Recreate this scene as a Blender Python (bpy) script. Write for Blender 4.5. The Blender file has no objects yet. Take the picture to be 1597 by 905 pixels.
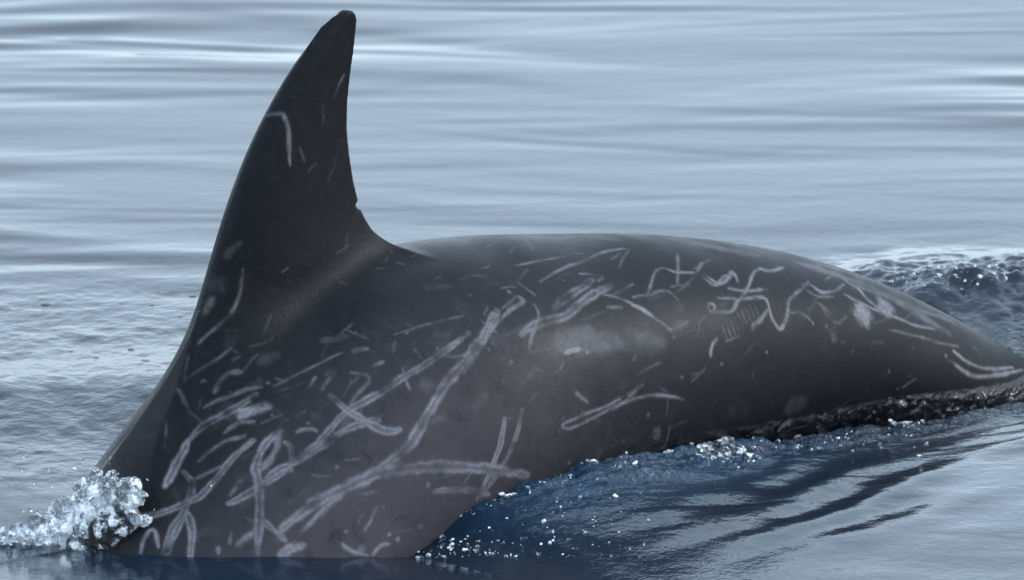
import bpy, math, random
import numpy as np
from mathutils import Vector, noise as mnoise

random.seed(7)
rng = np.random.default_rng(11)
R = math.radians
sc = bpy.context.scene
col = sc.collection

# ------------------------------------------------------------------ camera
PW, PH = 1597.0, 905.0
ELEV, DIST, FRAME_W = R(15.0), 12.4, 1.52
AIM = np.array([0.0, 0.0, 0.367])
CAM = AIM + DIST * np.array([0.0, -math.cos(ELEV), math.sin(ELEV)])
FWD = np.array([0.0, math.cos(ELEV), -math.sin(ELEV)])
RIGHT = np.array([1.0, 0.0, 0.0])
UP = np.array([0.0, math.sin(ELEV), math.cos(ELEV)])
FPX = PW * DIST / FRAME_W                       # focal length in photo pixels
cam_d = bpy.data.cameras.new('camera')
cam_d.sensor_width = 36.0
cam_d.lens = 36.0 * DIST / FRAME_W
cam_d.clip_start, cam_d.clip_end = 0.1, 20000
cam_d.dof.use_dof = True
cam_d.dof.focus_distance = DIST - 0.1
cam_d.dof.aperture_fstop = 13.0
cam = bpy.data.objects.new('camera', cam_d)
cam.location = CAM
cam.rotation_euler = (math.pi / 2 - ELEV, 0, 0)
col.objects.link(cam)
sc.camera = cam

# ------------------------------------------------------------------ sky, sun, exposure
SUN_EL, SUN_AZ = 27.0, 86.0                     # azimuth from +Y towards +X
w = bpy.data.worlds.new('World')
sc.world = w
w.use_nodes = True
nt = w.node_tree
nt.nodes.clear()
sky = nt.nodes.new('ShaderNodeTexSky')
sky.sky_type = 'NISHITA'
sky.sun_disc = False
sky.sun_elevation = R(SUN_EL)
sky.sun_rotation = R(SUN_AZ)
sky.air_density = 1.0
sky.dust_density = 1.0
sky.ozone_density = 1.5
bg = nt.nodes.new('ShaderNodeBackground')
bg.inputs['Strength'].default_value = 0.12
wo = nt.nodes.new('ShaderNodeOutputWorld')
cl = nt.nodes.new('ShaderNodeMix'); cl.data_type = 'RGBA'       # thin even overcast over the blue
cl.inputs[0].default_value = 0.8
cl.inputs[7].default_value = (4.6, 5.65, 6.75, 1)
nt.links.new(sky.outputs[0], cl.inputs[6])
nt.links.new(cl.outputs[2], bg.inputs[0])
nt.links.new(bg.outputs[0], wo.inputs[0])
sun_d = bpy.data.lights.new('sun', 'SUN')
sun_d.energy = 0.5
sun_d.angle = R(16)
sun_d.color = (1.0, 0.99, 0.975)
sun = bpy.data.objects.new('sun', sun_d)
sd = Vector((math.cos(R(SUN_EL)) * math.sin(R(SUN_AZ)), math.cos(R(SUN_EL)) * math.cos(R(SUN_AZ)), math.sin(R(SUN_EL))))
sun.rotation_euler = sd.to_track_quat('Z', 'Y').to_euler()
sun.location = sd * 20
col.objects.link(sun)
sc.view_settings.view_transform = 'Standard'
sc.view_settings.look = 'None'
sc.view_settings.exposure = 1.68
sc.view_settings.gamma = 1.0
sc.render.engine = 'CYCLES'

# ------------------------------------------------------------------ helpers
def ray(px, py):
    d = FWD + RIGHT * ((px - PW / 2) / FPX) + UP * (-(py - PH / 2) / FPX)
    return d / np.linalg.norm(d)

def on_plane(px, py, p0, n):
    d = ray(px, py)
    t = np.dot(p0 - CAM, n) / np.dot(d, n)
    return CAM + d * t

def on_z(px, py, z=0.0):
    return on_plane(px, py, np.array([0, 0, z]), np.array([0, 0, 1.0]))

def project(P):
    q = P - CAM
    dep = q @ FWD
    return PW / 2 + FPX * (q @ RIGHT) / dep, PH / 2 - FPX * (q @ UP) / dep, dep

def smooth(a, b, x):
    t = np.clip((x - a) / (b - a), 0, 1)
    return t * t * (3 - 2 * t)

def pchip(xs, ys, x):
    """monotone cubic interpolation"""
    xs, ys = np.asarray(xs, float), np.asarray(ys, float)
    h = np.diff(xs); d = np.diff(ys) / h
    m = np.zeros_like(ys)
    for i in range(1, len(xs) - 1):
        if d[i - 1] * d[i] > 0:
            w1, w2 = 2 * h[i] + h[i - 1], h[i] + 2 * h[i - 1]
            m[i] = (w1 + w2) / (w1 / d[i - 1] + w2 / d[i])
    m[0], m[-1] = d[0], d[-1]
    x = np.clip(x, xs[0], xs[-1])
    k = np.clip(np.searchsorted(xs, x) - 1, 0, len(xs) - 2)
    t = (x - xs[k]) / h[k]
    return ((2*t**3 - 3*t**2 + 1) * ys[k] + (t**3 - 2*t**2 + t) * h[k] * m[k]
            + (-2*t**3 + 3*t**2) * ys[k+1] + (t**3 - t**2) * h[k] * m[k+1])

def catmull(pts, n=8):
    p = np.asarray(pts, float)
    if len(p) < 3:
        t = np.linspace(0, 1, n + 1)[:, None]
        return p[0] * (1 - t) + p[-1] * t
    q = np.vstack([2 * p[0] - p[1], p, 2 * p[-1] - p[-2]])
    out = []
    for i in range(1, len(q) - 2):
        t = np.linspace(0, 1, n, endpoint=False)[:, None]
        a, b, c, d = q[i-1], q[i], q[i+1], q[i+2]
        out.append(0.5 * (2*b + (c-a)*t + (2*a-5*b+4*c-d)*t**2 + (3*b-a-3*c+d)*t**3))
    out.append(p[-1:])
    return np.vstack(out)

def smin(a, b, k):
    h = np.clip(0.5 + 0.5 * (b - a) / k, 0, 1)
    return b * (1 - h) + a * h - k * h * (1 - h)

def smax(a, b, k):
    return -smin(-a, -b, k)

def hash2(ix, iy, seed):
    n = (ix.astype(np.int64) * 374761393 + iy.astype(np.int64) * 668265263 + seed * 1274126177) & 0xffffffff
    n = ((n ^ (n >> 13)) * 1274126177) & 0xffffffff
    return ((n ^ (n >> 16)) & 0xffffff) / float(0xffffff)

def vnoise(x, y, seed=0):
    ix, iy = np.floor(x), np.floor(y)
    fx, fy = x - ix, y - iy
    fx = fx * fx * fx * (fx * (fx * 6 - 15) + 10); fy = fy * fy * fy * (fy * (fy * 6 - 15) + 10)
    a, b = hash2(ix, iy, seed), hash2(ix + 1, iy, seed)
    c, d = hash2(ix, iy + 1, seed), hash2(ix + 1, iy + 1, seed)
    return (a * (1 - fx) + b * fx) * (1 - fy) + (c * (1 - fx) + d * fx) * fy - 0.5

def fbm(x, y, seed=0, octv=4, gain=0.5):
    s, a = 0.0, 1.0
    for o in range(octv):
        s = s + a * vnoise(x, y, seed + 17 * o)
        x, y = x * 2.03 + 5.1, y * 2.03 - 3.7
        a *= gain
    return s

def surface_nets(ax, ay, az, sign_slab, corner_f):
    """mesh of f=0 on a rectilinear grid; sign_slab(i0,i1)->bool[i,ny,nz]; corner_f(i,j,k)->f"""
    nx, ny, nz = len(ax), len(ay), len(az)
    S = np.zeros((nx, ny, nz), bool)
    for i0 in range(0, nx, 48):
        i1 = min(nx, i0 + 48)
        S[i0:i1] = sign_slab(i0, i1)
    S[0] = S[-1] = False; S[:, 0] = S[:, -1] = False; S[:, :, 0] = S[:, :, -1] = False
    A = S[:-1] | S[1:]; A = A[:, :-1] | A[:, 1:]; A = A[:, :, :-1] | A[:, :, 1:]
    B = S[:-1] & S[1:]; B = B[:, :-1] & B[:, 1:]; B = B[:, :, :-1] & B[:, :, 1:]
    ci, cj, ck = np.nonzero(A & ~B)
    del A, B
    flat = (ci * ny + cj) * nz + ck
    acc = np.zeros((len(ci), 3)); cnt = np.zeros(len(ci))
    F = {}
    for a in (0, 1):
        for b in (0, 1):
            for c in (0, 1):
                F[a, b, c] = corner_f(ci + a, cj + b, ck + c)
    for e in [((0,b,c),(1,b,c)) for b in (0,1) for c in (0,1)] + [((a,0,c),(a,1,c)) for a in (0,1) for c in (0,1)] + [((a,b,0),(a,b,1)) for a in (0,1) for b in (0,1)]:
        f0, f1 = F[e[0]], F[e[1]]
        m = (f0 < 0) != (f1 < 0)
        t = np.clip(np.where(m, f0 / np.where(m, f0 - f1, 1), 0), 0, 1)
        p0 = np.stack([ax[ci + e[0][0]], ay[cj + e[0][1]], az[ck + e[0][2]]], 1)
        p1 = np.stack([ax[ci + e[1][0]], ay[cj + e[1][1]], az[ck + e[1][2]]], 1)
        acc += np.where(m[:, None], p0 + (p1 - p0) * t[:, None], 0); cnt += m
    V = acc / np.maximum(cnt, 1)[:, None]
    quads = []
    def look(i, j, k):
        return np.searchsorted(flat, (i * ny + j) * nz + k)
    for axis in range(3):
        if axis == 0: D = S[:-1] != S[1:]
        elif axis == 1: D = S[:, :-1] != S[:, 1:]
        else: D = S[:, :, :-1] != S[:, :, 1:]
        i, j, k = np.nonzero(D)
        ins = S[i, j, k]
        if axis == 0: q = [look(i, j-1, k-1), look(i, j, k-1), look(i, j, k), look(i, j-1, k)]
        elif axis == 1: q = [look(i-1, j, k-1), look(i-1, j, k), look(i, j, k), look(i, j, k-1)]
        else: q = [look(i-1, j-1, k), look(i, j-1, k), look(i, j, k), look(i-1, j, k)]
        q = np.stack(q, 1)
        q = np.where(ins[:, None], q, q[:, ::-1])
        quads.append(q)
    return V, np.vstack(quads)

def mesh_np(name, V, Q, mat, smooth_shade=True):
    me = bpy.data.meshes.new(name)
    k = Q.shape[1]
    me.vertices.add(len(V)); me.vertices.foreach_set('co', np.ascontiguousarray(V, np.float32).ravel())
    me.loops.add(Q.size); me.loops.foreach_set('vertex_index', np.ascontiguousarray(Q, np.int32).ravel())
    me.polygons.add(len(Q)); me.polygons.foreach_set('loop_start', np.arange(0, Q.size, k, dtype=np.int32))
    if smooth_shade:
        me.polygons.foreach_set('use_smooth', np.ones(len(Q), bool))
    me.update(calc_edges=True)
    me.materials.append(mat)
    o = bpy.data.objects.new(name, me)
    col.objects.link(o)
    return o

def attr(o, name, vals):
    a = o.data.attributes.new(name, 'FLOAT', 'POINT')
    a.data.foreach_set('value', np.ascontiguousarray(vals, np.float32))

class NT:
    def __init__(s, name):
        s.m = bpy.data.materials.new(name); s.m.use_nodes = True
        s.t = s.m.node_tree; s.t.nodes.clear()
        s.out = s.t.nodes.new('ShaderNodeOutputMaterial')
        s.bsdf = s.t.nodes.new('ShaderNodeBsdfPrincipled')
        s.t.links.new(s.bsdf.outputs[0], s.out.inputs['Surface'])
    def n(s, typ, **kw):
        x = s.t.nodes.new('ShaderNode' + typ)
        for k, v in kw.items():
            if hasattr(x, k): setattr(x, k, v)
        return x
    def l(s, a, b): s.t.links.new(a, b)
    def put(s, sock, v):
        if hasattr(v, 'is_output'): s.l(v, sock)
        else: sock.default_value = v
    def math(s, op, a, b=0.0, c=0.0, clamp=False):
        x = s.n('Math', operation=op, use_clamp=clamp)
        s.put(x.inputs[0], a); s.put(x.inputs[1], b); s.put(x.inputs[2], c)
        return x.outputs[0]
    def mix(s, f, a, b):
        x = s.n('Mix', data_type='RGBA')
        s.put(x.inputs[0], f); s.put(x.inputs[6], a); s.put(x.inputs[7], b)
        return x.outputs[2]
    def attr(s, name):
        return s.n('Attribute', attribute_name=name).outputs['Fac']
    def noise(s, scale, detail=3, rough=0.5, vec=None, dist=0.0):
        x = s.n('TexNoise')
        x.inputs['Scale'].default_value = scale; x.inputs['Detail'].default_value = detail
        x.inputs['Roughness'].default_value = rough; x.inputs['Distortion'].default_value = dist
        if vec is not None: s.l(vec, x.inputs['Vector'])
        return x.outputs['Fac']
    def ramp(s, f, lo, hi, a=0.0, b=1.0):
        x = s.n('MapRange', interpolation_type='SMOOTHSTEP')
        s.put(x.inputs[0], f); s.put(x.inputs[1], lo); s.put(x.inputs[2], hi); s.put(x.inputs[3], a); s.put(x.inputs[4], b)
        return x.outputs[0]
    def geo(s, scale=(1, 1, 1)):
        g = s.n('TexCoord').outputs['Object']
        m = s.n('Mapping'); m.inputs['Scale'].default_value = scale
        s.l(g, m.inputs[0])
        return m.outputs[0]

# ------------------------------------------------------------------ dolphin frame: s along the body (tail +), l lateral, z up
YAW = R(38.0)
AX = np.array([math.cos(YAW), math.sin(YAW), 0.0])
LAT = np.array([math.sin(YAW), -math.cos(YAW), 0.0])       # towards the viewer's side
ORG = np.array([(470 - PW / 2) / (FPX / DIST), 0.0, 0.0])
def to_sz(px, py):
    p = on_plane(px, py, ORG, LAT) - ORG
    return np.array([p @ AX, p[2]])
def to_world(s, l, z):
    return ORG + np.outer(s, AX) + np.outer(l, LAT) + np.outer(z, [0, 0, 1.0])

# dorsal line: submerged head .. fin .. submerged tail
ctrl = np.array([(-1.04, -0.8), (-0.964, -0.675), (-0.884, -0.553), (-0.792, -0.430), (-0.695, -0.315), (-0.598, -0.20), (-0.500, -0.082), (-0.405, 0.031), (-0.303, 0.141), (-0.185, 0.242), (-0.066, 0.321), (0.065, 0.375), (0.213, 0.397), (0.356, 0.39), (0.498, 0.371), (0.648, 0.348), (0.788, 0.318), (0.926, 0.278), (1.067, 0.224), (1.196, 0.16), (1.32, 0.089), (1.449, 0.009), (1.571, -0.066), (1.704, -0.14)])
dl = catmull(ctrl, 24)
seg = np.r_[0, np.cumsum(np.linalg.norm(np.diff(dl, axis=0), axis=1))]
L = seg[-1]
sig = np.linspace(0, L, 400)
D2 = np.stack([np.interp(sig, seg, dl[:, 0]), np.interp(sig, seg, dl[:, 1])], 1)
for _ in range(12):                                          # smooth tracing noise
    D2[1:-1] = 0.25 * D2[:-2] + 0.5 * D2[1:-1] + 0.25 * D2[2:]
T2 = np.gradient(D2, axis=0); T2 /= np.linalg.norm(T2, axis=1)[:, None]
for _ in range(120):
    T2[1:-1] = 0.25 * T2[:-2] + 0.5 * T2[1:-1] + 0.25 * T2[2:]
T2 /= np.linalg.norm(T2, axis=1)[:, None]
N2 = np.stack([T2[:, 1], -T2[:, 0]], 1)                      # belly-ward
tt = sig / L
DEP = pchip([0, .012, .04, .09, .16, .25, .38, .47, .55, .65, .75, .85, .92, .97, 1], [.05, .16, .27, .37, .44, .50, .54, .54, .51, .435, .345, .255, .195, .13, .05], tt)
WID = pchip([0, .012, .04, .09, .16, .25, .38, .47, .55, .65, .75, .85, .92, .97, 1], [.03, .08, .14, .20, .245, .268, .270, .262, .245, .198, .147, .098, .066, .04, .02], tt)
C2 = D2 + N2 * (DEP / 2)[:, None]

# fin planform in the median plane
le_px = [(244, 700), (260, 655), (278, 606), (291, 560), (299, 530), (306, 505), (315, 470), (325, 435), (335, 400), (345, 365), (357, 325), (370, 285), (385, 245), (400, 212), (420, 170), (440, 135), (460, 100), (480, 68), (500, 40), (520, 23), (535, 16)]
te_px = [(546, 16), (553, 20), (557, 30), (555, 50), (552, 80), (548, 105), (545, 130), (542, 160), (541, 200), (545, 240), (551, 280), (557, 305), (559, 313), (553, 319), (558, 325), (563, 326), (569, 340), (579, 357), (594, 375), (612, 398)]
poly = [to_sz(*p) for p in le_px + te_px]
poly = [to_sz(300, 780)] + poly + [to_sz(620, 460), to_sz(560, 600)]
poly = np.array(poly)
fin_base = to_sz(440, 470); fin_tip = to_sz(545, 15)

def poly_sdf(x, y, P):
    d = np.full(x.shape, 1e9); ins = np.zeros(x.shape, bool)
    n = len(P)
    for i in range(n):
        a, b = P[i], P[(i + 1) % n]
        ex, ey = b - a
        wx, wy = x - a[0], y - a[1]
        t = np.clip((wx * ex + wy * ey) / (ex * ex + ey * ey + 1e-12), 0, 1)
        d = np.minimum(d, (wx - ex * t) ** 2 + (wy - ey * t) ** 2)
        c = ((a[1] > y) != (b[1] > y)) & (x < (b[0] - a[0]) * (y - a[1]) / (b[1] - a[1] + 1e-12) + a[0])
        ins ^= c
    d = np.sqrt(d)
    return np.where(ins, -d, d)

def graded(*spans):
    out = [spans[0][0]]
    for a, b, h in spans:
        out += list(np.linspace(a, b, max(2, int(round((b - a) / h)) + 1))[1:])
    return np.array(out)
FINE = 0.0024
gs = graded((-1.25, -.53, .010), (-.53, 1.42, FINE), (1.42, 1.98, .010))
gz = graded((-1.15, -.10, .010), (-.10, .82, FINE))
gl = graded((-.62, -.30, .012), (-.30, .30, FINE * 1.1), (.30, .62, .012))
GS, GZ = np.meshgrid(gs, gz, indexing='ij')
# foot point on the centre line: coarse search, then Newton steps on the smooth curve
Tc = np.gradient(C2, axis=0); stp = np.linalg.norm(Tc, axis=1); Tc /= stp[:, None]
g4s, g4z = GS[::4, ::4], GZ[::4, ::4]
best = np.full(g4s.shape, 1e9); bi = np.zeros(g4s.shape)
for i in range(0, len(C2), 2):
    d = (g4s - C2[i, 0]) ** 2 + (g4z - C2[i, 1]) ** 2
    mm = d < best
    best[mm] = d[mm]; bi[mm] = i
fi = np.repeat(np.repeat(bi, 4, 0), 4, 1)[:GS.shape[0], :GS.shape[1]]
idx = np.arange(len(C2))
for _ in range(7):
    e_ = ((GS - np.interp(fi, idx, C2[:, 0])) * np.interp(fi, idx, Tc[:, 0]) + (GZ - np.interp(fi, idx, C2[:, 1])) * np.interp(fi, idx, Tc[:, 1])) / np.interp(fi, idx, stp)
    fi = np.clip(fi + np.clip(.7 * e_, -6, 6), 0, len(C2) - 1)
cx, cz = np.interp(fi, idx, C2[:, 0]), np.interp(fi, idx, C2[:, 1])
A2 = np.interp(fi, idx, DEP) / 2; B2 = np.interp(fi, idx, WID)
dist2 = np.sqrt((GS - cx) ** 2 + (GZ - cz) ** 2)
RA = dist2 / A2; MB = np.minimum(A2, B2)
FD = poly_sdf(GS, GZ, poly)
fax = (fin_tip - fin_base) / np.linalg.norm(fin_tip - fin_base)
fh = np.clip(((GS - fin_base[0]) * fax[0] + (GZ - fin_base[1]) * fax[1]) / np.linalg.norm(fin_tip - fin_base), -.3, 1.05)
# thickness: thick near the leading edge, thinning to the trailing edge
def edge_line(px):
    e_ = np.array([to_sz(*p) for p in px]); k_ = np.argsort(e_[:, 1]); e_ = e_[k_]
    zz = np.linspace(e_[0, 1], e_[-1, 1], 160); ss = np.interp(zz, e_[:, 1], e_[:, 0])
    for _ in range(200): ss[1:-1] = .25 * ss[:-2] + .5 * ss[1:-1] + .25 * ss[2:]
    return np.stack([ss, zz], 1)
te_l, le_l = edge_line(te_px[2:] + [(640, 376), (700, 380)]), edge_line(le_px)
te_s = np.interp(GZ, te_l[:, 1], te_l[:, 0]); le_s = np.interp(GZ, le_l[:, 1], le_l[:, 0]) + np.minimum(GZ - le_l[0, 1], 0) * .6
xc = np.clip((GS - le_s) / np.maximum(te_s - le_s, .02), 0, 1)
foil = (.2969 * np.sqrt(xc) - .126 * xc - .3516 * xc ** 2 + .2843 * xc ** 3 - .1015 * xc ** 4) / .1
FT = (.034 * np.clip(1 - fh, 0, 1.3) + .007) * np.clip(foil, 0, 1) + .0016
FD = FD.astype(np.float32); FT = FT.astype(np.float32); RA = RA.astype(np.float32); MB = MB.astype(np.float32); B2 = B2.astype(np.float32)

fl_c = C2[-14]; fl_t = T2[-8]; fl_n = N2[-8]
flp_i = int(.20 * len(C2)); fp_c = C2[flp_i] + N2[flp_i] * .10
fp_dir = np.array([.42, .50, -.62]); fp_dir /= np.linalg.norm(fp_dir)       # (s, l, z): backwards, outwards, down

def field(ra, mb, b2, fd, ft, s, z, l):
    al = np.abs(l)
    fb = (np.sqrt(ra ** 2 + (al / b2) ** 2) - 1) * mb
    ff = smax((al - ft) * .9, fd, .005)
    f = smin(fb, ff, .055 + .07 * smooth(.0, -.22, s))
    # flukes and flippers, under water
    u = (s - fl_c[0]) * fl_t[0] + (z - fl_c[1]) * fl_t[1]
    n = (s - fl_c[0]) * fl_n[0] + (z - fl_c[1]) * fl_n[1]
    span = np.clip(al / .36, 0, 1.2)
    lead = .04 + .20 * span + .02 * span ** 2; trail = .20 + .08 * np.sin(np.clip(span, 0, 1) * 3.1) * .4 + .06 * span
    fk = np.maximum(np.maximum(lead - u, u - trail) * .8, al - .355)
    f = smin(f, smax(np.abs(n - DEP[-14] * 0) - .013, fk, .012), .03)
    ds, dz, dq = s - fp_c[0], z - fp_c[1], al - WID[flp_i] * .75
    along = ds * fp_dir[0] + dq * fp_dir[1] + dz * fp_dir[2]
    px_, pq, pz = ds - along * fp_dir[0] + .35 * 0, dq - along * fp_dir[1], dz - along * fp_dir[2]
    wide = px_ * fp_dir[2] - pz * fp_dir[0]
    thin = np.sqrt(np.maximum(px_ ** 2 + pq ** 2 + pz ** 2 - wide ** 2, 0))
    tpr = np.clip(along / .42, 0, 1)
    fp = np.maximum(smax(np.abs(wide + .10 * tpr ** 2) - .085 * (1 - tpr ** 1.8) - .01, thin - .016, .01), np.maximum(-along, along - .42))
    return smin(f, fp, .03)

def sgn(i0, i1):
    e = lambda a: a[i0:i1, :, None]
    return field(e(RA), e(MB), e(B2), e(FD), e(FT), gs[i0:i1, None, None].astype(np.float32), gz[None, :, None].astype(np.float32), gl[None, None, :].astype(np.float32)) < 0
def cor(i, j, k):
    return field(RA[i, j], MB[i, j], B2[i, j], FD[i, j], FT[i, j], gs[i], gz[j], gl[k])
SV, SQ = surface_nets(gs, gz, gl, sgn, cor)                # columns: s, z, l
BV = to_world(SV[:, 0], SV[:, 2], SV[:, 1])
SQ = SQ[:, ::-1]
def vert_normals(V, Q):
    n = np.cross(V[Q[:, 2]] - V[Q[:, 0]], V[Q[:, 3]] - V[Q[:, 1]])
    out = np.zeros_like(V)
    for k in range(4):
        for a in range(3):
            out[:, a] += np.bincount(Q[:, k], n[:, a], len(V))
    return out / np.maximum(np.linalg.norm(out, axis=1), 1e-12)[:, None]
BN = vert_normals(BV, SQ)
cen = to_world(np.interp(SV[:, 0], C2[:, 0], C2[:, 0]), np.zeros(len(SV)), np.interp(SV[:, 0], C2[:, 0], C2[:, 1]))
if np.mean(np.sum(BN * (BV - cen), 1)) < 0:
    SQ = SQ[:, ::-1]; BN = -BN

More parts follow.
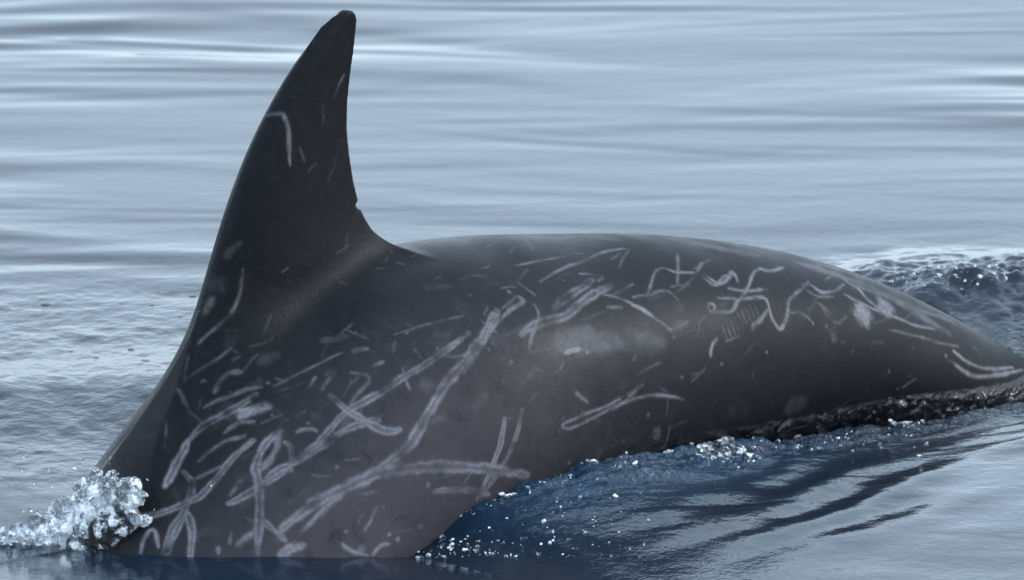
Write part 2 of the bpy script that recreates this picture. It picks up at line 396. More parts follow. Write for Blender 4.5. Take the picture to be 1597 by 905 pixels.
# ---- scars and painted flank glare, traced as (kind, width px, strength, points px), laid onto the skin in metres
SC = [
 ('d',14,.95,[(257,759),(273,728),(293,688)]), ('d',12,.7,[(293,688),(322,661),(358,643),(400,615)]), ('s',20,1.0,[(372,648),(395,640),(418,634)]),
 ('s',9,.5,[(349,674),(371,661),(394,656)]), ('s',7,.4,[(309,719),(344,692),(380,681)]),
 ('d',11,.65,[(197,809),(250,802),(286,786),(313,773),(344,737),(362,715),(396,688)]), ('s',8,.5,[(304,746),(344,728)]),
 ('d',11,.6,[(286,737),(300,755),(291,790),(268,822),(255,862)]), ('d',12,.85,[(291,800),(300,831),(297,867)]), ('d',10,.8,[(286,804),(268,844),(259,864)]),
 ('s',9,.8,[(219,862),(224,840),(241,826),(246,853)]), ('s',8,.3,[(112,844),(130,822),(192,809)]),
 ('d',13,.75,[(400,862),(405,813),(405,750),(398,728),(416,692),(436,670)]), ('s',13,.5,[(436,672),(429,705),(404,735)]),
 ('d',11,.7,[(358,786),(398,764),(447,732)]), ('s',10,.6,[(358,773),(376,750)]), ('s',12,.8,[(371,849),(394,831)]), ('d',9,.75,[(411,813),(447,844)]), ('s',13,.9,[(434,869),(455,850)]),
 ('s',5,.35,[(286,592),(335,563),(362,545)]), ('s',6,.4,[(277,607),(293,634)]), ('s',7,.4,[(318,634),(358,618),(407,603)]), ('s',10,.3,[(335,612),(353,585),(376,580)]),
 ('s',7,.42,[(379,418),(375,456),(356,495),(309,534)]), ('s',14,.3,[(318,490),(330,465)]), ('s',6,.6,[(360,831),(358,849)]), ('s',7,.6,[(340,853),(342,867)]),
 ('d',19,.75,[(440,824),(489,786),(534,764),(588,739),(633,733),(691,726),(735,730),(780,735),(823,741)]), ('s',9,.6,[(458,844),(503,795),(548,764)]),
 ('s',14,.9,[(436,867),(474,849)]), ('d',17,.75,[(592,730),(633,701),(659,661),(691,607),(722,567),(753,527),(770,490)]), ('s',7,.6,[(624,715),(626,730)]),
 ('d',12,.65,[(400,764),(422,741),(458,721),(494,692),(530,652),(565,630),(601,607),(650,576),(691,551),(731,518)]),
 ('d',12,.6,[(463,721),(503,697),(534,672),(574,659),(592,656)]), ('d',13,.75,[(514,616),(539,639),(570,656),(597,672),(624,672)]),
 ('s',5,.55,[(646,545),(659,560)]), ('s',5,.5,[(680,540),(691,554)]), ('s',5,.5,[(628,574),(639,607)]), ('s',7,.5,[(691,554),(713,558),(731,554)]),
 ('s',6,.5,[(480,603),(492,589)]), ('s',6,.55,[(503,607),(523,580)]), ('s',7,.45,[(548,580),(579,589),(556,616),(543,639)]), ('s',9,.4,[(579,572),(597,565)]), ('s',10,.35,[(550,548),(572,544)]),
 ('s',4,.35,[(427,603),(498,567),(534,549)]), ('s',4,.35,[(615,520),(691,500),(720,492)]), ('s',9,.5,[(463,672),(485,668),(496,674)]), ('d',8,.5,[(442,688),(454,701),(456,737)]),
 ('d',10,.75,[(787,654),(780,697),(762,741),(744,777)]), ('d',8,.65,[(814,639),(807,674),(789,719),(753,773)]), ('d',9,.65,[(677,766),(722,764),(762,770)]),
 ('s',9,.7,[(525,728),(526,729)]), ('s',10,.7,[(666,755),(667,758)]), ('s',8,.9,[(655,818),(656,820)]), ('s',7,.9,[(606,833),(608,834)]), ('s',7,.9,[(619,840),(620,842)]), ('s',6,.7,[(539,829),(540,830)]),
 ('s',6,.6,[(586,791),(579,813),(568,826)]), ('s',8,1.0,[(534,849),(550,861),(572,866)]), ('s',8,.8,[(583,867),(592,853),(606,849)]), ('s',16,.7,[(560,862),(566,858)]),
 ('d',14,.6,[(723,578),(750,536),(770,505),(775,485)]), ('s',7,.4,[(750,501),(777,520)]), ('s',8,.45,[(775,505),(797,481),(816,470),(808,462)]), ('s',10,.4,[(793,454),(795,457)]), ('s',5,.35,[(806,439),(835,460)]),
 ('s',7,.5,[(833,474),(841,493),(831,520),(824,545)]), ('d',15,.55,[(812,520),(847,501),(882,493),(909,470),(932,454),(955,445)]), ('d',13,.5,[(862,481),(893,458),(924,435)]),
 ('s',7,.5,[(905,427),(932,429),(940,433),(932,439)]), ('s',6,.45,[(843,439),(874,420),(909,408),(940,393),(974,387)]), ('s',5,.4,[(804,414),(855,404),(909,394)]), ('s',6,.25,[(816,369),(831,391)]),
 ('s',6,.6,[(940,458),(971,466),(1002,483)]), ('s',8,1.0,[(985,474),(1002,483),(1025,499),(1044,512)]), ('s',6,.5,[(947,478),(971,478)]), ('s',5,.45,[(951,462),(986,443)]),
 ('s',6,.55,[(986,462),(1009,460),(1015,443),(1023,422),(1036,418),(1056,425),(1087,425),(1102,437),(1117,445),(1129,431),(1145,429)]), ('s',6,.5,[(1009,462),(1032,452),(1048,458),(1056,466)]),
 ('s',5,.5,[(1056,396),(1056,443)]), ('s',6,.5,[(1094,408),(1087,425)]), ('s',5,.8,[(1104,476),(1110,473),(1116,480),(1109,486),(1104,479)]), ('s',6,.7,[(1109,486),(1141,487),(1150,470)]),
 ('s',7,1.0,[(1119,528),(1109,545),(1108,555)]), ('s',9,1.25,[(880,550),(905,544)]), ('s',7,1.0,[(915,549),(917,549)]),  # last two marks: specular glint painted pale into the skin
 ('s',5,.7,[(876,663),(884,669),(916,657),(947,640),(971,628),(986,615),(1002,601)]), ('s',5,.7,[(878,660),(909,648),(947,634),(967,622)]), ('s',5,.8,[(955,638),(994,621),(1029,617),(1067,623)]), ('s',6,.5,[(899,613),(916,628)]), ('s',5,.4,[(907,640),(909,650)]),
 ('s',10,.35,[(1009,646),(1011,648)]), ('s',18,.25,[(1023,675),(1026,680)]), ('s',12,.3,[(971,686),(973,688)]), ('s',7,.4,[(868,578),(869,579)]), ('s',5,.5,[(1063,588),(1064,588)]), ('s',6,.6,[(1125,568),(1126,569)]),
 ('s',5,.5,[(1118,465),(1147,466),(1178,466)]), ('s',8,.9,[(1151,466),(1178,464),(1195,466),(1205,497),(1216,514),(1228,493),(1232,466),(1247,454),(1261,439)]),
 ('s',6,.65,[(1141,487),(1151,470),(1166,451),(1174,427),(1182,420)]), ('s',9,.75,[(1183,419),(1201,423),(1220,416)]), ('s',7,.6,[(1135,449),(1162,454),(1197,451)]), ('s',9,.8,[(1197,482),(1185,501),(1172,509)]),
 ('s',6,.7,[(1232,487),(1251,489),(1269,505)]), ('s',7,.6,[(1096,427),(1120,443),(1135,435),(1143,423),(1151,439)]), ('s',7,.65,[(1263,443),(1282,456),(1301,454),(1317,443)]), ('s',5,.5,[(1258,452),(1278,463),(1300,462)]), ('s',10,.7,[(1240,458),(1256,440)]),
 ('s',44,.8,[(1340,492),(1352,489)]), ('s',38,.75,[(1374,483),(1386,479)]), ('s',7,1.0,[(1333,491),(1335,492)]),
 ('s',7,.6,[(1317,458),(1336,470),(1371,485),(1398,495),(1425,507),(1456,512)]), ('s',8,.65,[(1321,439),(1340,451),(1356,470),(1387,495)]), ('s',5,.55,[(1224,400),(1267,420),(1305,429),(1329,443),(1359,454)]), ('s',6,.45,[(1274,412),(1321,423),(1344,439)]),
 ('s',13,.32,[(1348,443),(1398,466),(1437,485),(1476,497),(1495,509)]), ('s',5,.5,[(1387,514),(1429,524),(1464,534),(1495,540)]), ('s',6,.45,[(1282,478),(1305,505),(1321,493)]), ('s',5,.4,[(1275,470),(1300,492)]),
 ('s',9,1.1,[(1475,555),(1477,556)]), ('s',7,.95,[(1487,547),(1506,563),(1526,572),(1553,576),(1580,572)]), ('s',8,.9,[(1479,561),(1503,578),(1526,588),(1565,584),(1594,577)]),
 ('s',22,.28,[(1300,526),(1302,528)]), ('s',9,.35,[(1288,509),(1289,510)]), ('s',4,.4,[(1518,540),(1530,555)]), ('s',5,.7,[(1195,548),(1196,548)]), ('s',4,.3,[(1174,580),(1174,590)]),
 ('s',7,.35,[(414,181),(442,177)]), ('s',9,.62,[(442,177),(449,200),(451,228),(452,258)]), ('s',5,.4,[(537,117),(528,135),(520,155)]), ('s',5,.2,[(505,166),(505,190)]), ('s',6,.22,[(528,234),(520,262),(511,283)]), ('s',5,.2,[(467,230),(475,252)]), ('s',5,.15,[(480,268),(492,255)]),
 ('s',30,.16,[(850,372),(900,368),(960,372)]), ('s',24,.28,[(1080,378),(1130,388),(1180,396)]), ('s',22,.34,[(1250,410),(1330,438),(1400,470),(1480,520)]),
]
for k in range(9):                                           # comb of fine tooth rakes
    SC.append(('s', 3.2, .42, [(1126 + k * 6.2, 506 - k * 4.2), (1134 + k * 6.2, 530 - k * 5.0)]))
SC.append(('s', 46, .25, [(860, 538), (930, 528), (1030, 536)]))  # glare on the mid flank, painted into the skin colour
SC.append(('s', 24, .26, [(905, 545), (960, 540), (1010, 520)]))  # smaller core of the same painted glare
for k in range(34):                                          # worn smudges
    x, y = rng.uniform(240, 1450), rng.uniform(390, 840)
    SC.append(('s', rng.uniform(12, 34), rng.uniform(.06, .17), [(x, y), (x + rng.uniform(5, 40), y - rng.uniform(0, 22))]))
for k in range(190):                                         # faint hairline scratches and nicks all over
    x, y = rng.uniform(230, 1480), rng.uniform(380, 850)
    a = rng.normal(-.6, .5); ln = rng.uniform(6, 42)
    SC.append(('s', rng.uniform(2.0, 4.2), rng.uniform(.10, .38), [(x, y), (x + ln * math.cos(a), y + ln * math.sin(a))]))
for k in range(60):
    x, y = rng.uniform(230, 1500), rng.uniform(390, 850)
    SC.append(('s', rng.uniform(3, 6), rng.uniform(.15, .5), [(x, y), (x + 1, y + 1)]))

vx, vy, vd = project(BV)
vis = (np.sum(BN * (CAM - BV), 1) > 0)
bw, bh = 800, 453
buf = np.full(bw * bh, -1, np.int64)
ids = np.nonzero(vis & (vx > 0) & (vx < PW - 1) & (vy > 0) & (vy < PH - 1))[0]
ids = ids[np.argsort(-vd[ids])]                              # nearest written last
buf[(vy[ids] / 2).astype(int) * bw + (vx[ids] / 2).astype(int)] = ids
buf = buf.reshape(bh, bw)
def skin_at(px, py):
    x, y = int(px / 2), int(py / 2)
    for r in range(0, 4):
        y0, x0 = max(0, y - r), max(0, x - r)
        b = buf[y0:y + r + 1, x0:x + r + 1]
        c = b[b >= 0]
        if len(c): return BV[c[0]]
    return None
scar_glare = np.zeros(len(BV))
MPP = FRAME_W / PW
order = np.argsort(BV[:, 0]); sx = BV[order, 0]
def lay(pts3, kind, wm, st):
    lo, hi = pts3.min(0) - wm * 1.5, pts3.max(0) + wm * 1.5
    a, b = np.searchsorted(sx, [lo[0], hi[0]])
    c = order[a:b]
    P = BV[c]
    c = c[np.all((P >= lo) & (P <= hi), 1)]
    if not len(c): return
    P = BV[c]
    d2 = np.full(len(c), 1e9); tpar = np.zeros(len(c))
    n = len(pts3) - 1
    for i in range(n):
        e = pts3[i + 1] - pts3[i]
        t = np.clip(((P - pts3[i]) @ e) / (e @ e + 1e-12), 0, 1)
        dd = np.sum((P - pts3[i] - t[:, None] * e) ** 2, 1)
        m = dd < d2
        d2[m] = dd[m]; tpar[m] = (i + t[m]) / n
    d = np.sqrt(d2)
    hw = wm / 2 * (0.80 + 0.55 * fbm(P[:, 0] * 60 + P[:, 1] * 31, P[:, 2] * 60, 5, 2))
    br = np.clip(0.98 + 1.6 * fbm(P[:, 0] * 38, P[:, 2] * 38 + P[:, 1] * 20, 9, 4), .08, 1.35)
    if n > 3: hw = hw * (0.55 + 0.45 * np.clip(np.minimum(tpar, 1 - tpar) * 7, 0, 1))
    soft = max(.0012, wm * .13)
    body = 1 / (1 + np.exp((d - hw) / (soft * .6)))
    if kind == 'd':
        rail = np.exp(-((d - hw * .82) / (wm * .15 + .0006)) ** 2)
        v = 0.34 * body + 0.70 * rail
    else:
        v = body
    scar_glare[c] = np.maximum(scar_glare[c], v * st * br)
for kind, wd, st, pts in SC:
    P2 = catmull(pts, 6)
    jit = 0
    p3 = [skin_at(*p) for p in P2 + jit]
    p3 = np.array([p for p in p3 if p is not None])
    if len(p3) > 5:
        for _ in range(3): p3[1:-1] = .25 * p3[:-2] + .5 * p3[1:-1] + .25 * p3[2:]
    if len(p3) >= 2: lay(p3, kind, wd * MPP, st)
# the far flank has its own, never seen from this side
far = np.nonzero((SV[:, 2] < -.05) & (SV[:, 1] > -.02) & (SV[:, 0] > -.45) & (SV[:, 0] < 1.35))[0]
for k in range(70):
    p = BV[rng.choice(far)]
    ln = rng.uniform(.03, .25); dirn = to_world([ln * math.cos(.6)], [0], [ln * math.sin(rng.normal(.4, .5))])[0] - ORG
    q = p + np.linspace(-.5, .5, 7)[:, None] * dirn
    near = far[rng.choice(len(far), 15000)]
    q = np.array([BV[near[np.argmin(np.sum((BV[near] - a) ** 2, 1))]] for a in q])
    lay(q, rng.choice(['s', 'd']), rng.uniform(.004, .015), rng.uniform(.3, .8))

# skin tone: fin and tail stock are darker, chest and shoulder paler
s_, z_ = SV[:, 0], SV[:, 1]
dtop = z_ - np.interp(s_, D2[:, 0], D2[:, 1])
tone = .80 * smooth(.0, -.28, dtop) * smooth(.62, -.15, s_) + .14 * smooth(1.2, .1, s_) * smooth(.02, -.06, dtop)
tone = tone * (1 - .8 * smooth(-.06, .06, dtop) * smooth(-.4, -.25, s_) * smooth(.35, .1, s_)) 

m = NT('dolphin_skin')
co = m.geo()
sc_a = m.attr('scar_glare'); tn = m.attr('tone')
n1 = m.noise(7, 4, .55, co); n2 = m.noise(60, 4, .6, co); n3 = m.noise(260, 2, .5, co)
base = m.mix(tn, (.0028, .0032, .0052, 1), (.062, .054, .062, 1))
base = m.mix(m.ramp(n1, .35, .7, 0, .4), base, m.mix(m.ramp(tn, .0, .25), (.0042, .0048, .0070, 1), (.0125, .0122, .0158, 1)))
base = m.mix(m.ramp(n2, .5, .8, 0, .14), base, (.045, .043, .046, 1))
mot = m.noise(24, 5, .65, co, .6)
base = m.mix(m.ramp(mot, .52, .72, 0, .5), base, m.mix(m.ramp(tn, 0, .3), (.008, .0088, .0115, 1), (.045, .041, .047, 1)))
base = m.mix(m.ramp(mot, .46, .28, 0, .5), base, (.0045, .0052, .0072, 1))
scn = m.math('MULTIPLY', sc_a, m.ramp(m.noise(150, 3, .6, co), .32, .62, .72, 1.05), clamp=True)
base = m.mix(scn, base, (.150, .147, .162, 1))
m.l(base, m.bsdf.inputs['Base Color'])
rg = m.math('ADD', m.ramp(n1, .3, .7, .36, .52), m.math('MULTIPLY', sc_a, .12))
m.l(rg, m.bsdf.inputs['Roughness'])
m.bsdf.inputs['IOR'].default_value = 1.36
m.bsdf.inputs['Specular IOR Level'].default_value = .18
bm = m.n('Bump'); bm.inputs['Strength'].default_value = .25; bm.inputs['Distance'].default_value = .002
hsum = m.math('ADD', m.math('MULTIPLY', sc_a, .5), m.math('ADD', m.math('MULTIPLY', n2, .8), m.math('MULTIPLY', n3, .75)))
m.l(hsum, bm.inputs['Height']); m.l(bm.outputs[0], m.bsdf.inputs['Normal'])
skin = m.m
dol = mesh_np('dolphin', BV - ORG, SQ, skin)
dol.location = ORG
attr(dol, 'scar_glare', np.clip(scar_glare, 0, 1)); attr(dol, 'tone', np.clip(tone, 0, 1))
dol['label'] = 'dark grey dolphin with tall curved dorsal fin and back covered in pale scratch scars'
dol['category'] = 'dolphin'

# ------------------------------------------------------------------ sea
def half_width(s):
    """half width of the body where it cuts the water level"""
    c = np.interp(s, C2[:, 0], np.arange(len(C2)))
    ci = np.clip(c, 0, len(C2) - 1)
    zc = np.interp(ci, idx, C2[:, 1]); a = np.interp(ci, idx, DEP) / 2; b = np.interp(ci, idx, WID)
    return b * np.sqrt(np.clip(1 - ((0.0 - zc) / a) ** 2, 0.0, 1))

LEVEL = 0.02
WL = []
for p in [(130, 854), (220, 862), (320, 866), (430, 869), (540, 870), (640, 868), (700, 826), (760, 778), (830, 748), (900, 724), (1000, 702), (1100, 694), (1200, 688), (1300, 677), (1400, 660), (1500, 644), (1575, 634)]:
    q = skin_at(*p)
    if q is not None:
        WL.append(((q - ORG) @ AX, (q - ORG) @ LAT, q[2]))
WL = np.array(sorted(WL)); print('waterline', np.round(WL, 3).tolist())
LEVEL = float(np.mean(WL[:4, 2]))
wrng = np.random.default_rng(5)
WAVES = []
for k in range(46):
    lam = 0.17 * (8 ** (k / 45.0)) * wrng.uniform(.85, 1.15)
    th = math.pi / 2 + wrng.normal(0, .24)
    WAVES.append((lam, th, wrng.uniform(0, 6.283), wrng.uniform(.6, 1.3)))

STREAKS = []
for k in range(150):
    yc = wrng.uniform(.5, 5.0)
    STREAKS.append((wrng.uniform(-1.6, 1.6), yc, wrng.uniform(.12, .42), wrng.uniform(.014, .040), wrng.normal(.0, .09), wrng.uniform(.025, .10), wrng.normal(0, .12)))

def sea_height(X, Y):
    s = (X - ORG[0]) * AX[0] + (Y - ORG[1]) * AX[1]
    l = (X - ORG[0]) * LAT[0] + (Y - ORG[1]) * LAT[1]
    far = np.hypot(X, Y)
    wx = X + .20 * fbm(X * 1.3, Y * 2.1, 31, 2); wy = Y + .17 * fbm(X * 1.25 + 7, Y * 1.5, 37, 3)
    h = 0 * X
    for lam, th, ph, am in WAVES:
        k = 2 * math.pi / lam
        p_ = k * (wx * math.cos(th) + wy * math.sin(th)) + ph
        h = h + am * .00024 * (lam / .3) ** .95 * (np.sin(p_) + .38 * np.sin(2 * p_))
    h = h + .0016 * fbm(wx * .6 + wy * .25, wy * 6.0 - wx * .5, 43, 4, .5)
    for xc, yc, lx, wy_, tilt, slope, curv in STREAKS:          # lens-shaped wrinkles on the slick
        dx = X - xc
        dy = (Y - yc - tilt * dx - curv * dx * dx) / wy_
        msk = (np.abs(dx) < 2.6 * lx) & (np.abs(dy) < 4)
        h[msk] += slope * wy_ * dy[msk] * np.exp(-.5 * dy[msk] ** 2 - .5 * (dx[msk] / lx) ** 2)
    patch = .35 + 1.3 * smooth(-.25, .35, fbm(X * .8 + 3, Y * 1.3, 41, 2))
    calm = 1 - .75 * smooth(.75, .15, np.hypot((X + .25) / 1.4, (Y + .35) / .55))
    h = h * patch * calm * smooth(60, 10, far)
    near = l > 0
    hw = np.where(near, np.interp(s, WL[:, 0], WL[:, 1]), half_width(s))
    e = np.abs(l) - hw                                     # distance outside the body's waterline
    zc = np.interp(s, WL[:, 0], WL[:, 2]) - LEVEL
    zc = zc * smooth(2.0, 1.4, s)
    d = np.maximum(e, 0)
    flank = zc * np.exp(-(d / (.075 + .10 * smooth(.9, .3, s) + .24 * smooth(.65, 1.05, s))) ** 1.25)
    chop = fbm(s * 9 + l * 14, l * 40 - s * 9, 51, 4, .5)
    flank = flank + .022 * chop * np.exp(-(np.maximum(d - .03, 0) / .08) ** 2) * smooth(-.035, .015, e) * smooth(.10, .30, s) * smooth(1.9, 1.3, s)
    ridg = .007 * np.abs(fbm(s * 3 + l * 2, l * 14 - s * 4.0, 57, 3)) * np.exp(-(d / .30) ** 2) * smooth(.15, .5, s)
    ridg = ridg + .020 * np.exp(-((d - .34) / .15) ** 2) * smooth(.6, 1.25, s) * near + .004 * fbm(s * 22, l * 22, 91, 2) * np.exp(-(d / .03) ** 2) * smooth(.3, .1, s)
    wob = .05 * fbm(s * 2.5, l * 2.5, 95, 3)
    ridg = ridg + near * .0019 * np.sin(6.283 * (d + wob + .05 * s) / (.075 + .05 * d)) * smooth(.06, .14, d) * smooth(.75, .3, d) * smooth(.1, .4, s) * (.5 + 1.2 * smooth(-.2, .3, fbm(s * 3, l * 4, 97, 2)))
    ridg = ridg + .014 * fbm(s * 17 + l * 4, l * 9, 99, 3, .55) * np.exp(-(d / .05) ** 2) * smooth(-.02, .10, s) * smooth(.8, .55, s)
    inr = np.where(near, 1.0, .45) * smooth(-.75, -.3, s) * smooth(2.6, 1.6, s)
    h = h + (flank + ridg) * inr
    # wake heap beyond the tail
    wk = smooth(.42, .72, X) * smooth(1.7, 1.2, X) * np.exp(-((Y - 1.20) / .16) ** 2)
    h = h + wk * (.046 + .036 * fbm(X * 12, Y * 12, 61, 4, .55)) 
    # low wave behind the shoulder and little hollow before it
    h = h + .018 * np.exp(-((Y - .55 + .06 * np.sin(X * 4)) / .16) ** 2) * smooth(-.1, -.5, X)
    h = h + LEVEL + 0 * np.exp(-((Y + .40) / .07) ** 2) * smooth(.15, -.05, X + .15 * 0) * smooth(-1.3, -.5, X) * 0.6
    rough = smooth(-.25, -.5, X) * smooth(1.5, .9, Y) * smooth(-.1, .2, Y)
    h = h + .004 * rough * fbm(X * 16, Y * 13, 71, 4, .55)
    return h, s, l, e

gx = graded((-1.05, 1.05, .0042)); 
gy = graded((-.75, 1.6, .0045), (1.6, 4.2, .0075))
def extend(g, far):
    out = list(g); st = g[-1] - g[-2]
    while out[-1] < far: st *= 1.28; out.append(out[-1] + st)
    st = g[1] - g[0]
    while out[0] > -far: st *= 1.28; out.insert(0, out[0] - st)
    return np.array(out)
gx, gy = extend(gx, 8000), extend(gy, 8000)
XX, YY = np.meshgrid(gx, gy, indexing='ij')
H, ws, wl, we = sea_height(XX, YY)
nx, ny = len(gx), len(gy)
ii = (np.arange(nx - 1)[:, None] * ny + np.arange(ny - 1)[None, :]).ravel()
WQ = np.stack([ii, ii + ny, ii + ny + 1, ii + 1], 1)
WV = np.stack([XX.ravel(), YY.ravel(), H.ravel()], 1)

m = NT('sea_water')
co = m.geo((1, 1, 1))
aer = m.attr('aerated'); chp = m.attr('chop')
b1 = m.noise(9, 3, .5, m.geo((.35, 1.0, 1))); b2 = m.noise(34, 4, .6, co); b3 = m.noise(120, 3, .55, co)
c = m.mix(aer, (.0040, .0105, .0200, 1), (.008, .026, .050, 1))
c = m.mix(m.math('MULTIPLY', aer, m.ramp(b2, .5, .75)), c, (.018, .05, .088, 1))
m.l(c, m.bsdf.inputs['Base Color'])
m.bsdf.inputs['Roughness'].default_value = .06
m.bsdf.inputs['IOR'].default_value = 1.333
bp = m.n('Bump'); bp.inputs['Strength'].default_value = 1.0; bp.inputs['Distance'].default_value = 1.0
hh = m.math('ADD', m.math('MULTIPLY', b1, .0012), m.math('MULTIPLY', chp, m.math('ADD', m.math('MULTIPLY', b2, .0150), m.math('MULTIPLY', b3, .0042))))
m.l(hh, bp.inputs['Height']); m.l(bp.outputs[0], m.bsdf.inputs['Normal'])
water_mat = m.m
sea = mesh_np('sea_water', WV, WQ, water_mat)
sea['kind'] = 'structure'
inb = smooth(-.6, -.3, ws) * smooth(2.0, 1.5, ws)
aer_v = smooth(.26, .02, we) * smooth(.0, .25, ws) * smooth(1.1, .55, ws) * (wl > 0)
chop_v = .95 * smooth(.22, .02, we) * smooth(.05, .3, ws) * smooth(2.1, 1.5, ws)
chop_v = np.maximum(chop_v, .32 * smooth(.45, .7, XX) * smooth(1.6, .9, XX) * np.exp(-((YY - 1.15) / .2) ** 2))
chop_v = np.maximum(chop_v, .16 * smooth(-.2, -.5, XX) * smooth(1.5, .8, YY) * smooth(-.15, .15, YY))
chop_v = np.maximum(chop_v, .14 * smooth(.6, .1, we) * smooth(.1, .4, ws) * smooth(2.6, 2.0, ws))
chop_v = np.maximum(chop_v, .07 * smooth(3.0, .6, YY))
attr(sea, 'aerated', aer_v.ravel()); attr(sea, 'chop', chop_v.ravel())

def sea_z(x, y):
    h = sea_height(np.array([x]), np.array([y]))[0]
    return float(h[0])

# ------------------------------------------------------------------ splashes: lumps of torn water, each one merged mass
m = NT('splash_water')
co = m.geo()
f1 = m.noise(45, 5, .7, co)
m.l(m.mix(m.ramp(f1, .4, .65), (.75, .80, .86, 1), (.9, .92, .94, 1)), m.bsdf.inputs['Base Color'])
m.bsdf.inputs['Roughness'].default_value = .10
m.bsdf.inputs['IOR'].default_value = 1.333
m.l(m.ramp(f1, .47, .62, 1.0, .2), m.bsdf.inputs['Transmission Weight'])
bp = m.n('Bump'); bp.inputs['Strength'].default_value = .8; bp.inputs['Distance'].default_value = .004
m.l(m.noise(180, 3, .6, co), bp.inputs['Height']); m.l(bp.outputs[0], m.bsdf.inputs['Normal'])
splash_mat = m.m

def blob_mass(name, centers, radii, h, label, cat):
    """smooth union of many drops, as one water mass"""
    c = np.asarray(centers); r = np.asarray(radii)
    lo, hi = c.min(0) - r.max() * 1.8, c.max(0) + r.max() * 1.8
    ax = [np.arange(lo[k], hi[k] + h, h) for k in range(3)]
    F = np.full([len(a) for a in ax], 1.0, np.float32)
    for p, q in zip(c, r):
        sl, gr = [], []
        for k in range(3):
            a = max(0, int((p[k] - 2.2 * q - lo[k]) / h)); b = min(len(ax[k]), int((p[k] + 2.2 * q - lo[k]) / h) + 2)
            sl.append(slice(a, b)); gr.append(ax[k][a:b] - p[k])
        d2 = (gr[0][:, None, None] ** 2 + gr[1][None, :, None] ** 2 + gr[2][None, None, :] ** 2) / (2.0 * q) ** 2
        F[tuple(sl)] -= 1.78 * np.clip(1 - d2, 0, 1) ** 2
    V, Q = surface_nets(ax[0], ax[1], ax[2], lambda a, b: F[a:b] < 0, lambda i, j, k: F[i, j, k])
    wr = np.random.default_rng(3)
    amp = float(np.mean(r)) / .0055
    for lam, am in ((.022, .0020 * amp), (.011, .0015 * amp), (.006, .0010 * amp)):
        for a in range(3):
            k1, k2 = wr.normal(0, 1, 3), wr.normal(0, 1, 3)
            k1 *= 6.283 / lam / np.linalg.norm(k1); k2 *= 6.283 / lam / np.linalg.norm(k2)
            V[:, a] += am * np.sin(V @ k1 + 1.7 * np.sin(V @ k2))
    o_ = mesh_np(name, V, Q, splash_mat)
    if np.mean(np.sum(vert_normals(V, Q) * 0 + 1)) < 0: pass
    o_['kind'] = 'stuff'; o_['label'] = label; o_['category'] = cat
    return o_

def flank_pt(px, py, lift=0.0):
    """point of the heaped water surface seen at a pixel"""
    d = ray(px, py); t0, t1 = 10.0, 15.5
    ts = np.linspace(t0, t1, 700)
    P = CAM + ts[:, None] * d
    hz = sea_height(P[:, 0], P[:, 1])[0]
    k = np.nonzero(P[:, 2] < hz)[0]
    p = P[k[0]] if len(k) else P[-1]
    return p + np.array([0, 0, lift])

# burst where the shoulder parts the water: low lumps, torn strands and drops
cs, rs = [], []
path = catmull([(-40, 840), (20, 830), (65, 815), (100, 796), (135, 768), (170, 752), (200, 768), (175, 812), (120, 836)], 14)
def splash_at(px, py, u):
    yb = 848 + 6 * u
    b_ = flank_pt(px, max(yb, py - 2))
    return b_ + np.array([0, .0, max(0.0, (yb - py)) * MPP / math.cos(ELEV)])
for k in range(400):
    u = rng.uniform(0, 1) ** .8; p = path[int(u * (len(path) - 1))] + rng.normal(0, [8, 5])
    p[1] += min(abs(rng.normal(0, 16)) + 4, 852 - p[1])
    q = splash_at(p[0], p[1], u) + LAT * rng.normal(0, .012)
    cs.append(q); rs.append(rng.choice([.004, .007, .011], p=[.4, .35, .25]) * (.6 + .5 * u))
for k in range(110):
    u = rng.uniform(0.0, 1) ** .7; p = path[int(u * (len(path) - 1))] + rng.normal(0, [8, 7])
    q = splash_at(p[0], p[1], u) + LAT * rng.normal(0, .015)
    v = AX * rng.normal(-.35, .5) + LAT * rng.normal(0, .4) + np.array([0, 0, rng.uniform(.2, 1.1)])
    ln = rng.uniform(.008, .034) * (.4 + .6 * u); r0 = rng.uniform(.0016, .0034)
    for t in np.linspace(0, 1, 9):
        c_ = q + v * ln * t - np.array([0, 0, .6 * ln * t * t])
        cs.append(c_ + rng.normal(0, .0008, 3)); rs.append(r0 * (1 - .45 * t) * rng.uniform(.8, 1.25))
for k in range(45):
    p = (rng.normal(110, 75), rng.normal(748, 26))
    q = on_plane(p[0], p[1], ORG + LAT * rng.uniform(-.1, .15), LAT)
    if q[2] > 0: cs.append(q); rs.append(rng.uniform(.0013, .0026))
blob_mass('head_splash', cs, rs, .0019, 'glassy white splash of torn water where the dolphin shoulder enters the sea', 'splash')

cs, rs = [], []
clusters = [(690, 842, 14, 8, 26), (735, 800, 18, 8, 24), (790, 768, 22, 7, 26), (860, 742, 28, 7, 30), (950, 715, 36, 7, 40), (1105, 692, 16, 9, 120), (1140, 706, 22, 8, 120), (1060, 705, 40, 10, 40), (1230, 690, 30, 9, 40), (1185, 703, 50, 8, 40), (1420, 660, 16, 10, 50), (1330, 683, 60, 8, 40), (1450, 665, 40, 6, 15), (1290, 690, 80, 9, 40)]
for cx_, cy_, sx_, sy_, n_ in clusters:
    for k in range(int(n_ * .9)):
        p = flank_pt(rng.normal(cx_, sx_), rng.normal(cy_, sy_), rng.uniform(-.002, .003))
        r0 = rng.choice([.0011, .0017, .0026, .004], p=[.42, .35, .17, .06]) * (1.5 if n_ > 100 else 1); ln = r0 * rng.uniform(1, 6)
        v = -AX * rng.uniform(.5, 1) + LAT * rng.normal(.2, .3) + np.array([0, 0, rng.normal(.0, .35)])
        for t in np.linspace(0, 1, 4):
            cs.append(p + v * ln * t); rs.append(r0 * (1 - .4 * t))
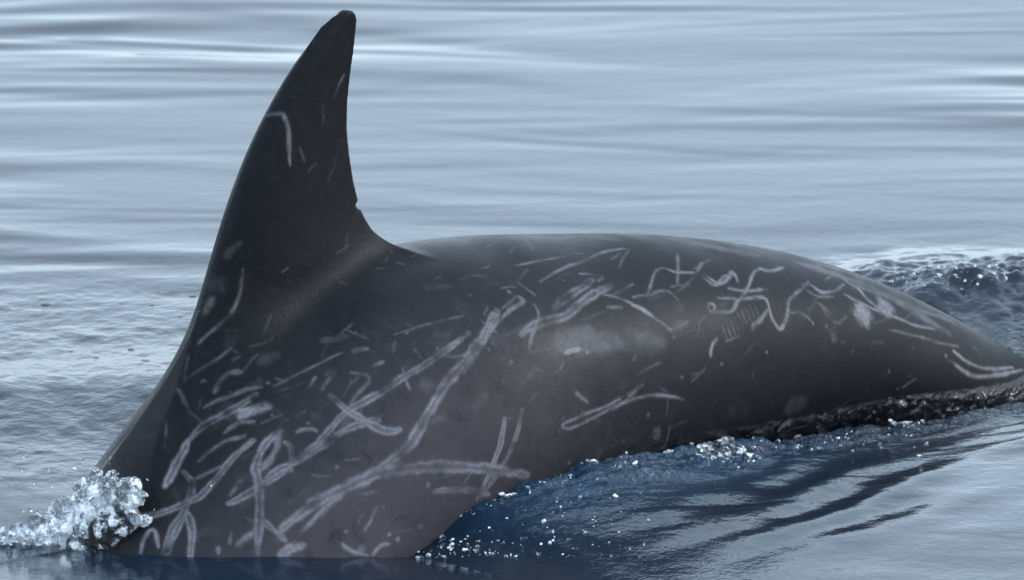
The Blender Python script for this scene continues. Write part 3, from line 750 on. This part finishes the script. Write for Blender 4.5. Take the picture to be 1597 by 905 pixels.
blob_mass('flank_splash', cs, rs, .0014, 'row of glinting white splashes along the dolphin flank below the scars', 'splash')

cs, rs = [], []
for k in range(420):
    x = rng.uniform(650, 1010); lim = 868 - (x - 640) * .48
    y = rng.uniform(min(lim + 12, 862), 872)
    cs.append(flank_pt(x, y, rng.uniform(-.001, .003))); rs.append(rng.choice([.0011, .0016, .0023, .0035], p=[.45, .33, .16, .06]))
blob_mass('foam_specks', cs, rs, .0014, 'scattered white foam specks on the blue churned water under the belly', 'foam')

cs, rs = [], []
for k in range(190):
    x = rng.uniform(1375, 1570); y = 432 - 26 * min(1, (x - 1375) / 70) + abs(rng.normal(0, 20)) + (x - 1375) * .02
    cs.append(flank_pt(x, y + 6, rng.uniform(-.001, .004))); rs.append(rng.choice([.0012, .0018, .0027, .004], p=[.4, .35, .18, .07]))
blob_mass('wake_splash', cs, rs, .0015, 'crest of crumbling water on the wake behind the tail', 'splash')

# floating bubbles by the shoulder
def dome(n=20, rings=6):
    V, Q = [], []
    prof = [(1.35, -.02), (1.12, .06), (1.0, .16)] + [(math.cos(a), .16 + .55 * math.sin(a)) for a in np.linspace(.15, 1.45, rings)]
    for r_, z in prof:
        for k in range(n):
            a = 2 * math.pi * k / n
            V.append((r_ * math.cos(a), r_ * math.sin(a), z))
    for i in range(len(prof) - 1):
        for k in range(n):
            Q.append((i * n + k, i * n + (k + 1) % n, (i + 1) * n + (k + 1) % n, (i + 1) * n + k))
    return np.array(V), np.array(Q)
DV, DQ = dome()
bub0 = None
for px, py, r_ in [(13, 484, 9), (72, 475, 10), (175, 452, 6), (247, 457, 8), (188, 474, 8), (236, 476, 6), (280, 494, 6), (30, 528, 5), (92, 490, 10), (205, 545, 6), (150, 558, 5), (262, 520, 6), (110, 548, 5), (60, 516, 6), (228, 563, 7), (300, 462, 7)]:
    p = flank_pt(px, py)
    if bub0 is None:
        o_ = bub0 = mesh_np('bubble', DV, DQ, water_mat)
    else:
        o_ = bub0.copy(); col.objects.link(o_)
    o_.location = p; o_.scale = (r_ * MPP * .95, r_ * MPP * .95, r_ * MPP * .35)
    o_['label'] = 'small clear bubble floating on the rippled water before the fin'
    o_['category'] = 'bubble'; o_['group'] = 'bubbles floating on the water beside the dolphin'

# ------------------------------------------------------------------ thin sheet of water running off the tail stock
FT_TOP = np.array([(q - ORG) @ AX if k == 0 else q[2] for p in [(960, 700), (1000, 691), (1100, 671), (1200, 655), (1300, 636), (1400, 617), (1500, 602), (1575, 594)] for q in [skin_at(*p)] for k in (0, 1)]).reshape(-1, 2)
FT_TOP = FT_TOP[np.argsort(FT_TOP[:, 0])]
ztop = np.interp(SV[:, 0], FT_TOP[:, 0], FT_TOP[:, 1]) + .005 * fbm(SV[:, 0] * 9, SV[:, 0] * 0, 81, 3)
inside = (SV[:, 0] > FT_TOP[0, 0] - .03) & (SV[:, 0] < FT_TOP[-1, 0] + .1) & (SV[:, 2] > 0) & (SV[:, 1] < ztop) & (SV[:, 1] > ztop - .12)
fq = SQ[np.all(inside[SQ], 1)]
used = np.unique(fq); remap = np.full(len(SV), -1); remap[used] = np.arange(len(used))
fs, fz = SV[used, 0], SV[used, 1]
dep = ztop[used] - fz
thick = smooth(0, .02, dep) * smooth(FT_TOP[0, 0] - .03, FT_TOP[0, 0] + .35, fs)
wrk = np.abs(fbm(fs * 26 + fz * 40, fz * 46 - fs * 30, 83, 4, .55))
off_ = .0010 + thick * (.002 + (.004 + .006 * smooth(.4, .9, fs)) * wrk)
FV = BV[used] + BN[used] * off_[:, None]
m = NT('running_water')
m.bsdf.inputs['Base Color'].default_value = (.62, .70, .76, 1)
m.bsdf.inputs['Roughness'].default_value = .05
m.bsdf.inputs['IOR'].default_value = 1.333
m.bsdf.inputs['Transmission Weight'].default_value = 1.0
bp = m.n('Bump'); bp.inputs['Strength'].default_value = .35; bp.inputs['Distance'].default_value = .003
m.l(m.noise(70, 4, .55, m.geo()), bp.inputs['Height']); m.l(bp.outputs[0], m.bsdf.inputs['Normal'])
film = mesh_np('water_sheet', FV, remap[fq], m.m)
film['kind'] = 'stuff'; film['label'] = 'dark wrinkled sheet of water running off the tail stock'; film['category'] = 'water sheet'
